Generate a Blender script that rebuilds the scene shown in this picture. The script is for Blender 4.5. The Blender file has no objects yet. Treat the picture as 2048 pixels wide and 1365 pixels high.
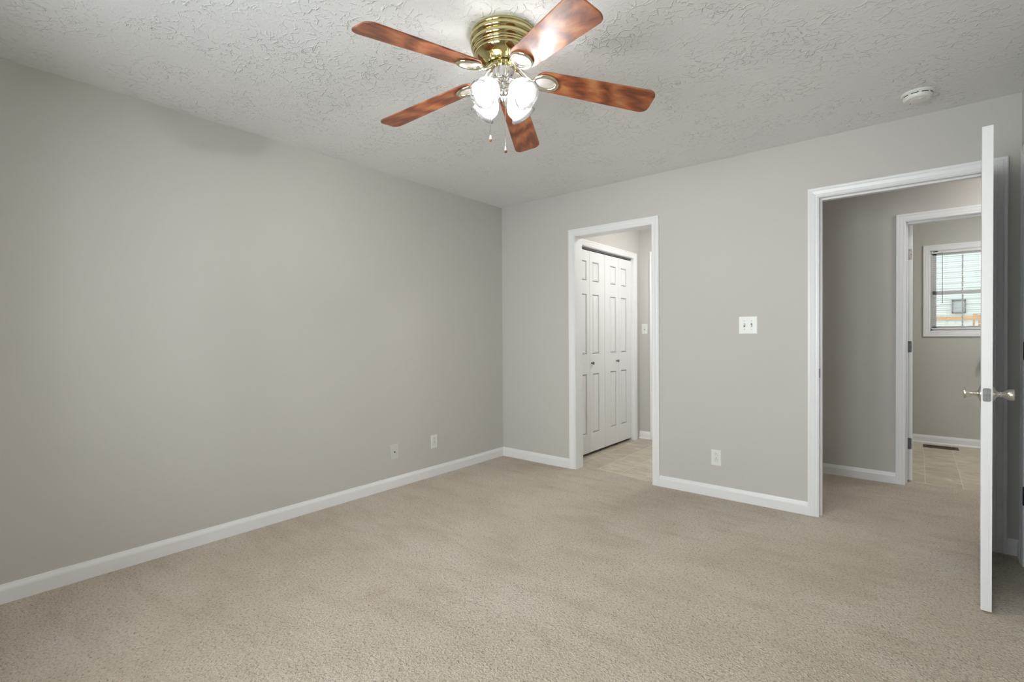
import bpy, bmesh, math, random
from math import sin, cos, pi, radians
from mathutils import Vector, Matrix

random.seed(7)
C = bpy.context.scene.collection
S = bpy.context.scene

# ------------------------------------------------------------------ camera
CAMX, CAMY, CAMZ = 3.16678, -3.70664, 1.18446
YAW, PITCH, ROLL, FPX = 0.68785, -0.01102, -0.00666, 987.75
fw = Vector((-sin(YAW)*cos(PITCH), cos(YAW)*cos(PITCH), sin(PITCH)))
r0 = Vector((cos(YAW), sin(YAW), 0)); u0 = r0.cross(fw)
r1 = r0*cos(ROLL) + u0*sin(ROLL); u1 = u0*cos(ROLL) - r0*sin(ROLL)
cam_data = bpy.data.cameras.new('camera'); cam = bpy.data.objects.new('camera', cam_data); C.objects.link(cam)
cam_data.sensor_fit = 'HORIZONTAL'; cam_data.sensor_width = 36.0; cam_data.lens = FPX*36/2048
cam_data.clip_start = 0.02; cam_data.clip_end = 200
M = Matrix((r1, u1, -fw)).transposed().to_4x4(); M.translation = (CAMX, CAMY, CAMZ)
cam.matrix_world = M
S.camera = cam

# ------------------------------------------------------------------ world, daylight, exposure
W = bpy.data.worlds.new('world'); S.world = W; W.use_nodes = True
wn = W.node_tree.nodes; wl = W.node_tree.links
bg = wn['Background']; bg.inputs['Color'].default_value = (0.90, 0.95, 1.0, 1); bg.inputs['Strength'].default_value = 1.35
S.view_settings.view_transform = 'Standard'; S.view_settings.look = 'None'
S.view_settings.gamma = 1.0; S.view_settings.use_curve_mapping = False
S.view_settings.exposure = 0.45

def area(name, loc, direction, sx, sy, power, color=(1, 1, 1), portal=False):
    d = bpy.data.lights.new(name, 'AREA'); d.shape = 'RECTANGLE'; d.size = sx; d.size_y = sy
    d.energy = power; d.color = color
    if portal: d.cycles.is_portal = True
    o = bpy.data.objects.new(name, d); C.objects.link(o); o.location = loc
    o.rotation_euler = Vector(direction).to_track_quat('-Z', 'Y').to_euler()
    return o
# daylight enters through the rear windows (behind the camera) and the bathroom window
DAY_W = 44.0
REAR_WIN = [(1.05, 1.95), (2.10, 3.00)]           # x ranges, z 0.75..2.05
for a, b in REAR_WIN:
    area('window_daylight', ((a+b)/2, -4.985, 1.40), (0, 1, 0), b-a-.02, 1.28, DAY_W, (.93, .965, 1.0))
area('daylight_portal', (3.531, 3.36, 1.63), (0, -1, 0), 0.54, 0.88, 1, portal=True)
LAMP_W = 880.0        # emission of the fan's bulbs
HALL_W, CLOSET_W, BATH_W = 33.0, 64.0, 78.0

# ------------------------------------------------------------------ node helpers
def mat(name, color=(.8, .8, .8), rough=.5, metal=0., spec=.5, coat=0.):
    m = bpy.data.materials.new(name); m.use_nodes = True
    b = m.node_tree.nodes['Principled BSDF']
    b.inputs['Base Color'].default_value = (*color, 1); b.inputs['Roughness'].default_value = rough
    b.inputs['Metallic'].default_value = metal; b.inputs['Specular IOR Level'].default_value = spec
    b.inputs['Coat Weight'].default_value = coat
    return m
class G:
    def __init__(s, m): s.m = m; s.n = m.node_tree.nodes; s.l = m.node_tree.links; s.b = s.n.get('Principled BSDF')
    def new(s, t, **k):
        n = s.n.new(t)
        for a, v in k.items(): setattr(n, a, v)
        return n
    def set(s, n, **k):
        for a, v in k.items():
            n.inputs[a.replace('_', ' ')].default_value = v
        return n
    def link(s, a, b): s.l.new(a, b)
    def coords(s, scale=(1, 1, 1), rot=(0, 0, 0)):
        t = s.new('ShaderNodeTexCoord'); g = s.new('ShaderNodeNewGeometry'); mp = s.new('ShaderNodeMapping')
        mp.inputs['Scale'].default_value = scale; mp.inputs['Rotation'].default_value = rot
        s.link(g.outputs['Position'], mp.inputs['Vector']); return mp.outputs['Vector']
    def objcoords(s, scale=(1, 1, 1)):
        t = s.new('ShaderNodeTexCoord'); mp = s.new('ShaderNodeMapping'); mp.inputs['Scale'].default_value = scale
        s.link(t.outputs['Object'], mp.inputs['Vector']); return mp.outputs['Vector']
    def noise(s, v, scale, detail=3, rough=.5, dist=0.):
        n = s.new('ShaderNodeTexNoise'); s.set(n, Scale=scale, Detail=detail, Roughness=rough, Distortion=dist)
        s.link(v, n.inputs['Vector']); return n.outputs['Fac']
    def ramp(s, fac, stops, interp='LINEAR'):
        n = s.new('ShaderNodeValToRGB'); n.color_ramp.interpolation = interp
        e = n.color_ramp.elements
        while len(e) < len(stops): e.new(.5)
        for i, (p, c) in enumerate(stops):
            e[i].position = p; e[i].color = (*c, 1) if len(c) == 3 else c
        s.link(fac, n.inputs['Fac']); return n.outputs['Color']
    def mix(s, fac, a, b, mode='MIX'):
        n = s.new('ShaderNodeMix', data_type='RGBA', blend_type=mode)
        if isinstance(fac, (int, float)): n.inputs[0].default_value = fac
        else: s.link(fac, n.inputs[0])
        for i, x in ((6, a), (7, b)):
            if isinstance(x, tuple): n.inputs[i].default_value = (*x, 1)
            else: s.link(x, n.inputs[i])
        return n.outputs[2]
    def math(s, op, a, b=None, clamp=False):
        n = s.new('ShaderNodeMath', operation=op, use_clamp=clamp)
        for i, x in ((0, a), (1, b)):
            if x is None: continue
            if isinstance(x, (int, float)): n.inputs[i].default_value = x
            else: s.link(x, n.inputs[i])
        return n.outputs[0]
    def bump(s, h, strength=.3, dist=.01):
        n = s.new('ShaderNodeBump'); s.set(n, Strength=strength, Distance=dist); s.link(h, n.inputs['Height'])
        s.link(n.outputs['Normal'], s.b.inputs['Normal']); return n
BW = lambda v: (v, v, v)

# ------------------------------------------------------------------ materials
def make_wall(name, col):
    m = mat(name, col, .62, spec=.3); g = G(m); v = g.coords()
    n = g.noise(v, 1.1, 2); g.link(g.mix(n, tuple(c*.985 for c in col), tuple(min(1, c*1.015) for c in col)), g.b.inputs['Base Color'])
    g.bump(g.noise(v, 260, 3), .12, .0015); return m
m_wall = make_wall('greige_paint', (.592, .574, .546))
m_wall_bath = make_wall('grey_green_paint', (.56, .545, .505))
m_trim = mat('white_semi_gloss_trim', (.87, .87, .875), .32)
m_door = mat('white_door_paint', (.86, .86, .865), .36)
g = G(m_door); g.bump(g.noise(g.coords((1, 1, .05)), 180, 3), .05, .001)
m_plastic = mat('white_plastic', (.82, .82, .79), .28)
m_plastic_wall = mat('painted_wall_plate', (.66, .65, .62), .35)
m_dark = mat('dark_slot', (.02, .02, .02), .6)
m_slotgrey = mat('grey_slot', (.10, .10, .10), .6)

def make_ceiling():
    m = mat('stomped_textured_ceiling', (.83, .835, .835), .8, spec=.2); g = G(m); v = g.coords()
    # crow's-foot stomp: thin raised ridges that gather in patches
    nz = g.new('ShaderNodeTexNoise'); g.set(nz, Scale=7., Detail=2.); g.link(v, nz.inputs['Vector'])
    vm = g.new('ShaderNodeVectorMath', operation='SCALE'); g.link(nz.outputs['Color'], vm.inputs[0]); vm.inputs['Scale'].default_value = .12
    va = g.new('ShaderNodeVectorMath', operation='ADD'); g.link(v, va.inputs[0]); g.link(vm.outputs[0], va.inputs[1])
    vor = g.new('ShaderNodeTexVoronoi', feature='DISTANCE_TO_EDGE'); g.set(vor, Scale=24., Randomness=1.); g.link(va.outputs[0], vor.inputs['Vector'])
    r1_ = g.ramp(vor.outputs['Distance'], [(0., BW(1)), (.045, BW(.6)), (.11, BW(0))])
    vor2 = g.new('ShaderNodeTexVoronoi', feature='DISTANCE_TO_EDGE'); g.set(vor2, Scale=55., Randomness=1.); g.link(va.outputs[0], vor2.inputs['Vector'])
    r2_ = g.ramp(vor2.outputs['Distance'], [(0., BW(1)), (.05, BW(.5)), (.14, BW(0))])
    mask = g.ramp(g.noise(v, 9, 4, .65), [(.46, BW(0)), (.62, BW(1))])
    mask2 = g.ramp(g.noise(v, 30, 3, .7), [(.45, BW(0)), (.60, BW(1))])
    mask3 = g.ramp(g.noise(v, 4.2, 2, .5), [(.36, BW(.08)), (.60, BW(1))])
    a = g.math('MULTIPLY', r1_, mask2); b = g.math('MULTIPLY', r2_, mask)
    b = g.math('MULTIPLY', b, mask2)
    h = g.math('ADD', a, g.math('MULTIPLY', b, .8)); h = g.math('MULTIPLY', h, mask3)
    h = g.math('ADD', h, g.math('MULTIPLY', g.noise(v, 90, 4, .65), .22))
    g.bump(h, .80, .0046); return m
m_ceiling = make_ceiling()

def make_carpet():
    m = mat('beige_cut_pile_carpet', (.5, .43, .36), .95, spec=.1); g = G(m); v = g.coords()
    b = g.b; b.inputs['Sheen Weight'].default_value = .25; b.inputs['Sheen Roughness'].default_value = .6
    big = g.noise(v, 1.3, 3, .55, .3)
    base = g.ramp(big, [(.32, (.650, .550, .435)), (.50, (.705, .610, .495)), (.66, (.745, .665, .560))])
    # vacuum and traffic streaks running along the room
    st = g.noise(g.coords((3.0, 9.0, 1), (0, 0, radians(18))), .9, 4, .6)
    base = g.mix(g.ramp(st, [(.48, BW(0)), (.70, BW(.6))]), base, (.580, .475, .360))
    # faint brown stains
    geo = g.new('ShaderNodeNewGeometry')
    for (sx, sy, rx, rot, k) in ((1.24, -2.38, .20, 1.45, .60), (2.95, -1.0, .32, .2, .35), (.95, -2.62, .20, 1.4, .22)):
        mp = g.new('ShaderNodeMapping'); mp.vector_type = 'TEXTURE'
        mp.inputs['Location'].default_value = (sx, sy, 0); mp.inputs['Rotation'].default_value = (0, 0, rot); mp.inputs['Scale'].default_value = (rx, rx*.45, 1)
        g.link(geo.outputs['Position'], mp.inputs['Vector'])
        ln = g.new('ShaderNodeVectorMath', operation='LENGTH'); g.link(mp.outputs[0], ln.inputs[0])
        dd = g.math('ADD', ln.outputs['Value'], g.math('MULTIPLY', g.noise(v, 6, 4, .6), .9))
        base = g.mix(g.ramp(dd, [(.55, BW(k)), (1.35, BW(0))]), base, (.570, .430, .300))
    tuft = g.new('ShaderNodeTexVoronoi', feature='F1'); g.set(tuft, Scale=120., Randomness=1.); g.link(v, tuft.inputs['Vector'])
    fine = g.noise(v, 95, 3, .65, .5)
    dark = g.ramp(fine, [(.33, BW(.56)), (.43, BW(.95)), (.60, BW(1.08))])
    base = g.mix(1., base, dark, 'MULTIPLY')
    spk = g.ramp(g.noise(v, 420, 2, .6), [(.35, BW(.86)), (.65, BW(1.08))])
    base = g.mix(1., base, spk, 'MULTIPLY')
    g.link(base, b.inputs['Base Color'])
    h = g.math('SUBTRACT', g.math('MULTIPLY', fine, 1.4), g.math('MULTIPLY', tuft.outputs['Distance'], .5))
    h = g.math('ADD', h, g.math('MULTIPLY', g.noise(v, 9, 3), .6))
    g.bump(h, 1., .011); return m
m_carpet = make_carpet()

def make_tile():
    m = mat('beige_stone_look_tile', (.6, .52, .4), .38); g = G(m)
    geo = g.new('ShaderNodeNewGeometry'); mp = g.new('ShaderNodeMapping')
    mp.inputs['Rotation'].default_value = (0, 0, radians(90)); mp.inputs['Location'].default_value = (-.073, -.065, 0)
    g.link(geo.outputs['Position'], mp.inputs['Vector'])
    br = g.new('ShaderNodeTexBrick'); br.offset = .5
    g.set(br, Scale=1., Mortar_Size=.0035, Mortar_Smooth=.3, Brick_Width=.90, Row_Height=.225)
    br.inputs['Color1'].default_value = (.0, .0, .0, 1); br.inputs['Color2'].default_value = (1, 1, 1, 1)
    g.link(mp.outputs[0], br.inputs['Vector'])
    v = g.coords((1, 2.2, 1))
    n = g.noise(v, 4.5, 5, .6, 1.4)
    col = g.ramp(n, [(.32, (.440, .385, .290)), (.48, (.530, .470, .365)), (.60, (.580, .525, .420)), (.70, (.72, .68, .59))])
    t = g.mix(.12, col, br.outputs['Color'], 'OVERLAY')
    t = g.mix(br.outputs['Fac'], t, (.70, .64, .53))
    g.link(t, g.b.inputs['Base Color']); g.bump(g.math('SUBTRACT', 1., br.outputs['Fac']), .25, .002); return m
m_tile = make_tile()

m_brass = mat('polished_brass', (.60, .53, .27), .08, 1.0)
m_chrome = mat('polished_nickel', (.80, .79, .77), .10, 1.0)
m_ring = mat('bright_silvered_brass', (.74, .70, .58), .14, 1.0)
m_satin = mat('satin_medallion', (.70, .69, .67), .30, .6)
m_steel = mat('dull_grey_steel', (.20, .20, .20), .45, .7)
m_knob = mat('worn_satin_nickel_knob', (.66, .63, .57), .28, 1.0)
m_bronze = mat('brown_register_metal', (.075, .052, .035), .5, .2)
m_black = mat('black_metal', (.03, .03, .03), .4)

def make_wood():
    m = mat('reddish_burl_wood_blade', (.4, .15, .06), .45, spec=.5, coat=.45); g = G(m)
    g.b.inputs['Coat Roughness'].default_value = .40
    v = g.objcoords((2.2, 6.0, 6.0))
    n = g.noise(v, 2.6, 5, .6, 2.4)
    w = g.new('ShaderNodeTexWave', wave_type='BANDS', bands_direction='X'); g.set(w, Scale=.9, Distortion=9., Detail=3., Detail_Scale=1.4); g.link(v, w.inputs['Vector'])
    f = g.math('ADD', g.math('MULTIPLY', n, .7), g.math('MULTIPLY', w.outputs['Fac'], .3))
    col = g.ramp(f, [(.30, (.130, .030, .011)), (.46, (.270, .068, .021)), (.58, (.360, .105, .033)), (.72, (.450, .190, .070))])
    g.link(col, g.b.inputs['Base Color']); return m
m_wood = make_wood()
m_blade_top = mat('dark_blade_edge', (.10, .05, .03), .4)

def make_shade_glass():
    m = bpy.data.materials.new('ribbed_frosted_glass'); m.use_nodes = True
    nt = m.node_tree; nt.nodes.clear(); g = G(m)
    out = g.new('ShaderNodeOutputMaterial')
    tr = g.new('ShaderNodeBsdfTransparent'); tr.inputs['Color'].default_value = (.97, .98, 1, 1)
    tl = g.new('ShaderNodeBsdfTranslucent'); tl.inputs['Color'].default_value = (.14, .141, .142, 1)
    tc = g.new('ShaderNodeTexCoord'); sp = g.new('ShaderNodeSeparateXYZ'); g.link(tc.outputs['Object'], sp.inputs[0])
    th = g.math('ARCTAN2', sp.outputs['Y'], sp.outputs['X']); rib = g.math('SINE', g.math('MULTIPLY', th, 44.))
    rib = g.math('MULTIPLY_ADD', rib, .5); rib.node.inputs[2].default_value = .5
    g.link(g.mix(rib, (.030, .0305, .031), (.105, .1055, .106)), tl.inputs['Color'])
    df = g.new('ShaderNodeBsdfDiffuse'); df.inputs['Color'].default_value = (.05, .05, .05, 1)
    gl = g.new('ShaderNodeBsdfGlossy'); gl.inputs['Roughness'].default_value = .12
    m1 = g.new('ShaderNodeMixShader'); m1.inputs[0].default_value = .45; g.link(tl.outputs[0], m1.inputs[1]); g.link(df.outputs[0], m1.inputs[2])
    m2 = g.new('ShaderNodeMixShader'); m2.inputs[0].default_value = .20; g.link(m1.outputs[0], m2.inputs[1]); g.link(tr.outputs[0], m2.inputs[2])
    fr = g.new('ShaderNodeFresnel'); fr.inputs['IOR'].default_value = 1.45
    m3 = g.new('ShaderNodeMixShader'); fm = g.math('MULTIPLY', fr.outputs[0], .3); g.link(fm, m3.inputs[0]); g.link(m2.outputs[0], m3.inputs[1]); g.link(gl.outputs[0], m3.inputs[2])
    g.link(m3.outputs[0], out.inputs['Surface']); return m
m_glass_shade = make_shade_glass()
def emis(name, col, s):
    m = bpy.data.materials.new(name); m.use_nodes = True; nt = m.node_tree; nt.nodes.clear()
    o = nt.nodes.new('ShaderNodeOutputMaterial'); e = nt.nodes.new('ShaderNodeEmission')
    e.inputs['Color'].default_value = (*col, 1); e.inputs['Strength'].default_value = s
    nt.links.new(e.outputs[0], o.inputs['Surface']); return m
m_bulb = emis('lit_bulb', (1, .95, .89), LAMP_W)
def make_pane():
    m = bpy.data.materials.new('window_pane'); m.use_nodes = True
    nt = m.node_tree; nt.nodes.clear(); g = G(m); out = g.new('ShaderNodeOutputMaterial')
    tr = g.new('ShaderNodeBsdfTransparent'); tr.inputs['Color'].default_value = (.96, .98, .97, 1)
    gl = g.new('ShaderNodeBsdfGlossy'); gl.inputs['Roughness'].default_value = .02
    fr = g.new('ShaderNodeFresnel'); fr.inputs['IOR'].default_value = 1.35
    mx = g.new('ShaderNodeMixShader'); g.link(fr.outputs[0], mx.inputs[0]); g.link(tr.outputs[0], mx.inputs[1]); g.link(gl.outputs[0], mx.inputs[2])
    g.link(mx.outputs[0], out.inputs['Surface']); return m
m_pane = make_pane()
m_siding = mat('pale_aqua_siding', (.78, .86, .84), .6)
m_slat = mat('white_vinyl_slat', (.88, .88, .86), .4)
m_deckwood = mat('orange_stained_wood', (.72, .42, .22), .6)
m_white_ext = mat('white_painted_wood', (.85, .85, .82), .6)
m_grass = mat('lawn', (.20, .28, .12), .9); g = G(m_grass); g.link(g.ramp(g.noise(g.coords(), 3, 4), [(.3, (.14, .21, .08)), (.7, (.26, .33, .15))]), g.b.inputs['Base Color'])
m_roof = mat('grey_shingle', (.25, .25, .26), .8)

# ------------------------------------------------------------------ mesh helpers
def finish(name, bm, m, parent=None, smooth=None, bevel=0., loc=None, rot=None, seg=2):
    me = bpy.data.meshes.new(name); bmesh.ops.recalc_face_normals(bm, faces=bm.faces); bm.to_mesh(me); bm.free()
    o = bpy.data.objects.new(name, me); C.objects.link(o)
    for x in (m if isinstance(m, (list, tuple)) else [m]): me.materials.append(x)
    if parent: o.parent = parent
    if loc is not None: o.location = loc
    if rot is not None: o.rotation_euler = rot
    if smooth:
        me.shade_smooth()
        e = me.attributes.new('sharp_edge', 'BOOLEAN', 'EDGE') if 'sharp_edge' not in me.attributes else me.attributes['sharp_edge']
        b2 = bmesh.new(); b2.from_mesh(me); b2.edges.ensure_lookup_table()
        vals = [len(ed.link_faces) == 2 and ed.calc_face_angle(0) > radians(smooth) for ed in b2.edges]; b2.free()
        me.attributes['sharp_edge'].data.foreach_set('value', vals)
    if bevel:
        md = o.modifiers.new('bevel', 'BEVEL'); md.width = bevel; md.segments = seg; md.limit_method = 'ANGLE'; md.angle_limit = radians(40)
    return o
def tag(o, label=None, cat=None, group=None, kind=None):
    if label: o['label'] = label
    if cat: o['category'] = cat
    if group: o['group'] = group
    if kind: o['kind'] = kind
    return o
def empty(name, loc=(0, 0, 0), rotz=0.):
    o = bpy.data.objects.new(name, None); C.objects.link(o); o.location = loc; o.rotation_euler = (0, 0, rotz); o.empty_display_size = .1; return o
def box(bm, x0, x1, y0, y1, z0, z1, mi=0):
    v = [bm.verts.new(p) for p in ((x0, y0, z0), (x1, y0, z0), (x1, y1, z0), (x0, y1, z0), (x0, y0, z1), (x1, y0, z1), (x1, y1, z1), (x0, y1, z1))]
    for f in ((3, 2, 1, 0), (4, 5, 6, 7), (0, 1, 5, 4), (1, 2, 6, 5), (2, 3, 7, 6), (3, 0, 4, 7)):
        fc = bm.faces.new([v[i] for i in f]); fc.material_index = mi
    return v
def lathe(bm, prof, n=48, M=None, rad=None, mi=0):
    rings = []
    for (r, z) in prof:
        ring = []
        for i in range(n):
            a = 2*pi*i/n; rr = r if rad is None else rad(r, z, a)
            p = Vector((rr*cos(a), rr*sin(a), z)); ring.append(bm.verts.new(M @ p if M else p))
        rings.append(ring)
    for a, b in zip(rings, rings[1:]):
        for i in range(n):
            f = bm.faces.new((a[i], a[(i+1) % n], b[(i+1) % n], b[i])); f.material_index = mi
    return rings
def cap(bm, ring, mi=0):
    f = bm.faces.new(ring); f.material_index = mi
def solid_lathe(bm, prof, n=48, M=None, rad=None, mi=0):
    r = lathe(bm, prof, n, M, rad, mi); cap(bm, r[0], mi); cap(bm, r[-1], mi)
def tube(bm, pts, r, n=10, mi=0):
    pts = [Vector(p) for p in pts]; rings = []; up = Vector((0, 0, 1)); prev = None
    for i, p in enumerate(pts):
        t = (pts[min(i+1, len(pts)-1)] - pts[max(i-1, 0)]).normalized()
        if prev is None:
            a = t.cross(up) if abs(t.dot(up)) < .95 else t.cross(Vector((1, 0, 0)))
        else: a = prev - t*prev.dot(t)
        a.normalize(); prev = a; b = t.cross(a)
        rr = r[i] if isinstance(r, (list, tuple)) else r
        rings.append([bm.verts.new(p + (a*cos(2*pi*k/n) + b*sin(2*pi*k/n))*rr) for k in range(n)])
    for A, B in zip(rings, rings[1:]):
        for k in range(n):
            f = bm.faces.new((A[k], A[(k+1) % n], B[(k+1) % n], B[k])); f.material_index = mi
    cap(bm, rings[0], mi); cap(bm, rings[-1], mi)
def prism(bm, poly, z0, z1, M=None, mi=0):
    lo = [bm.verts.new(M @ Vector((x, y, z0)) if M else (x, y, z0)) for x, y in poly]
    hi = [bm.verts.new(M @ Vector((x, y, z1)) if M else (x, y, z1)) for x, y in poly]
    n = len(poly)
    for f in (bm.faces.new(lo[::-1]), bm.faces.new(hi)): f.material_index = mi
    for i in range(n):
        f = bm.faces.new((lo[i], lo[(i+1) % n], hi[(i+1) % n], hi[i])); f.material_index = mi
def rrect(w, h, r, n=5, cx=0., cy=0.):
    o = []
    for sx, sy, a0 in ((1, 1, 0), (-1, 1, 90), (-1, -1, 180), (1, -1, 270)):
        for k in range(n+1):
            a = radians(a0 + 90*k/n); o.append((cx + sx*(w/2-r) + r*cos(a), cy + sy*(h/2-r) + r*sin(a)))
    return o
def struct(name, bm, m, label, cat, **k):
    o = finish(name, bm, m, **k); return tag(o, label, cat, kind='structure')

def wall_panel(bm, axis, p0, p1, a0, a1, z0, z1, holes):
    """wall slab of thickness p0..p1 across 'axis', spanning a0..a1, with rectangular holes (a,b,za,zb)"""
    cuts = sorted({a0, a1, *[h[0] for h in holes], *[h[1] for h in holes]})
    for s, e in zip(cuts, cuts[1:]):
        mid = (s+e)/2; zs = [(z0, z1)]
        for (ha, hb, za, zb) in holes:
            if ha < mid < hb:
                nz = []
                for (q0, q1) in zs:
                    if za > q0: nz.append((q0, min(za, q1)))
                    if zb < q1: nz.append((max(zb, q0), q1))
                zs = nz
        for q0, q1 in zs:
            if axis == 'y': box(bm, s, e, p0, p1, q0, q1)
            else: box(bm, p0, p1, s, e, q0, q1)
    bmesh.ops.remove_doubles(bm, verts=bm.verts, dist=1e-5)

CASING = [(0, 0), (0, .0075), (.003, .0095), (.012, .0095), (.015, .0085), (.018, .0105), (.036, .0140), (.040, .0128), (.043, .0150), (.053, .0160), (.057, .0145), (.057, 0)]
def mapper(kind, p):
    if kind == '-y': return lambda a, z, d: (a, p-d, z)
    if kind == '+y': return lambda a, z, d: (a, p+d, z)
    if kind == '+x': return lambda a, z, d: (p+d, a, z)
    if kind == '-x': return lambda a, z, d: (p-d, a, z)
def casing(bm, mp, a0, a1, zt, zb=0., closed=False, prof=CASING):
    """door (or window) casing swept round an opening, mitred at its corners"""
    secs = []
    for (u, d) in prof:
        if closed: secs.append([mp(a0-u, zb-u, d), mp(a0-u, zt+u, d), mp(a1+u, zt+u, d), mp(a1+u, zb-u, d)])
        else: secs.append([mp(a0-u, zb, d), mp(a0-u, zt+u, d), mp(a1+u, zt+u, d), mp(a1+u, zb, d)])
    V = [[bm.verts.new(p) for p in s] for s in secs]; n = len(V)
    for i in range(n):
        A, B = V[i], V[(i+1) % n]
        for k in range(4 if closed else 3):
            bm.faces.new((A[k], A[(k+1) % 4], B[(k+1) % 4], B[k]))
    if not closed:
        bm.faces.new([V[i][0] for i in range(n)]); bm.faces.new([V[i][3] for i in range(n)])
BASE = [(0, 0), (.0125, 0), (.0125, .058), (.0110, .066), (.0060, .078), (.0045, .084), (0, .085)]
SHOE = [(0, 0), (.022, 0), (.021, .008), (.016, .014), (.0125, .016), (.0125, .058), (.0110, .066), (.0060, .078), (.0045, .084), (0, .085)]
def baseboard(bm, mp, a0, a1, prof=BASE, z=0., m0=0., m1=0.):
    A = [bm.verts.new(mp(a0 + m0*d, zz+z, d)) for d, zz in prof]; B = [bm.verts.new(mp(a1 - m1*d, zz+z, d)) for d, zz in prof]
    n = len(prof)
    for i in range(n): bm.faces.new((A[i], A[(i+1) % n], B[(i+1) % n], B[i]))
    bm.faces.new(A); bm.faces.new(B)

# ------------------------------------------------------------------ the shell
H = 2.44; RX = 3.586; RY = -4.40
D1 = (.838, 1.553, 2.054); D2 = (2.672, 3.479, 2.060); D3 = (3.091, 3.853, 2.048)
YC = 1.622; YH = 1.197; YB = 3.269; XB = .690
OW = RX+.115

bm = bmesh.new()
# carpet: bedroom and hall, with the slightly ragged seam at the closet hall doorway
edge = [(1.553, .040), (1.50, .045), (1.40, .060), (1.25, .085), (1.10, .105), (.95, .120), (.838, .128)]
prism(bm, [(-.05, RY-.05), (OW, RY-.05), (OW, .001), (2.0, .001), (1.60, .001), (1.60, .040)] + edge + [(.80, .128), (.80, .001), (-.05, .001)], -.06, 0)
prism(bm, [(2.0, .001), (4.95, .001), (4.95, 1.325), (2.0, 1.325)], -.06, 0)
struct('floor', bm, m_carpet, 'beige cut-pile carpet with faint brown stains across the bedroom and hall', 'floor')
bm = bmesh.new()
prism(bm, [(-.05, .02), (2.05, .02), (2.05, 1.74), (-.05, 1.74)], -.07, -.008)
struct('floor_utility_room', bm, m_tile, 'beige stone-look tile floor seen through the narrow doorway', 'floor')
bm = bmesh.new(); prism(bm, [(2.8, 1.32), (4.95, 1.32), (4.95, 3.4), (2.8, 3.4)], -.07, -.008)
struct('floor_bathroom', bm, m_tile, 'beige stone-look tile floor under the bathroom window', 'floor')
bm = bmesh.new(); box(bm, -.12, 5.0, RY-.12, 3.42, H, H+.08)
struct('ceiling', bm, m_ceiling, 'white ceiling with a stomped plaster texture', 'ceiling')

bm = bmesh.new(); box(bm, -.115, 0, RY-.115, 1.737, -.06, H)
struct('wall_left', bm, m_wall, 'long plain greige wall on the left', 'wall')
bm = bmesh.new(); wall_panel(bm, 'y', 0, .115, 0, OW, -.06, H, [(D1[0], D1[1], -.06, D1[2]), (D2[0], D2[1], -.06, D2[2])])
struct('wall_back', bm, m_wall, 'greige wall with the two doorways', 'wall')
RD = (-.925, -.160, 2.060)
bm = bmesh.new(); wall_panel(bm, 'x', RX, OW, RY-.115, 0, -.06, H, [(RD[0], RD[1], -.06, RD[2])])
struct('wall_right', bm, m_wall, 'greige wall at the right edge behind the open door', 'wall')
bm = bmesh.new(); wall_panel(bm, 'y', RY-.115, RY, 0, RX, -.06, H, [(a, b, .75, 2.05) for a, b in REAR_WIN])
struct('wall_rear', bm, m_wall, 'greige wall with two windows behind the viewer', 'wall')
# utility room behind the narrow doorway
BF = (.245, 1.475, 2.045)
bm = bmesh.new(); wall_panel(bm, 'x', XB-.115, XB, .115, YC, -.06, H, [(BF[0], BF[1], -.06, BF[2])])
struct('wall_utility_left', bm, m_wall, 'greige wall holding the folding closet doors', 'wall')
bm = bmesh.new(); wall_panel(bm, 'y', YC, YC+.115, 0, 2.07, -.06, H, [(.878, 1.64, -.06, 2.066)])
struct('wall_utility_back', bm, m_wall, 'greige wall with a light switch beyond the closet doors', 'wall')
bm = bmesh.new(); box(bm, 1.955, 2.07, .115, YC, -.06, H)
struct('wall_utility_right', bm, m_wall, 'greige partition between the utility room and the hall', 'wall')
# hall
bm = bmesh.new(); wall_panel(bm, 'y', YH, YH+.115, 2.07, 4.95, -.06, H, [(D3[0], D3[1], -.06, D3[2])])
struct('wall_hall_back', bm, m_wall, 'greige hall wall with the bathroom doorway', 'wall')
bm = bmesh.new(); box(bm, OW, 4.95, 0, .115, -.06, H)
struct('wall_hall_front', bm, m_wall, 'greige hall wall opposite the bathroom doorway', 'wall')
bm = bmesh.new(); box(bm, 4.95, 5.06, 0, 3.4, -.06, H)
struct('wall_hall_right', bm, m_wall, 'greige end wall of the hall and bathroom', 'wall')
# bathroom
bm = bmesh.new(); box(bm, 2.755, 2.870, YH+.115, YB+.12, -.06, H)
struct('wall_bathroom_left', bm, m_wall_bath, 'grey bathroom wall behind the open bathroom door', 'wall')
BWN = (3.267, 3.795, 1.201, 2.066)
bm = bmesh.new(); wall_panel(bm, 'y', YB, YB+.12, 2.870, 4.95, -.06, H, [BWN])
struct('wall_bathroom_back', bm, m_wall_bath, 'grey bathroom wall around the window', 'wall')

# jambs with stops
def jamb(bm, d, y0, y1, stop, t=.018, ax='y', z0=-.008, side=1):
    a0, a1, zt = d
    def bx(A0, A1, B0, B1, Z0, Z1):
        if ax == 'y': box(bm, A0, A1, B0, B1, Z0, Z1)
        else: box(bm, B0, B1, A0, A1, Z0, Z1)
    bx(a0, a0+.004, y0, y1, z0, zt); bx(a1-.004, a1, y0, y1, z0, zt); bx(a0+.004, a1-.004, y0, y1, zt-.004, zt)
    if stop:
        s0, s1 = stop
        bx(a0+.004, a0+.015, s0, s1, z0, zt-.004); bx(a1-.015, a1-.004, s0, s1, z0, zt-.004); bx(a0+.015, a1-.015, s0, s1, zt-.015, zt-.004)
bm = bmesh.new(); casing(bm, mapper('-y', 0), *D1); casing(bm, mapper('+y', .115), *D1, zb=-.008)
jamb(bm, D1, -.003, .118, None)
struct('trim_1', bm, m_trim, 'white moulded casing round the narrow doorway', 'door frame')
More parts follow.
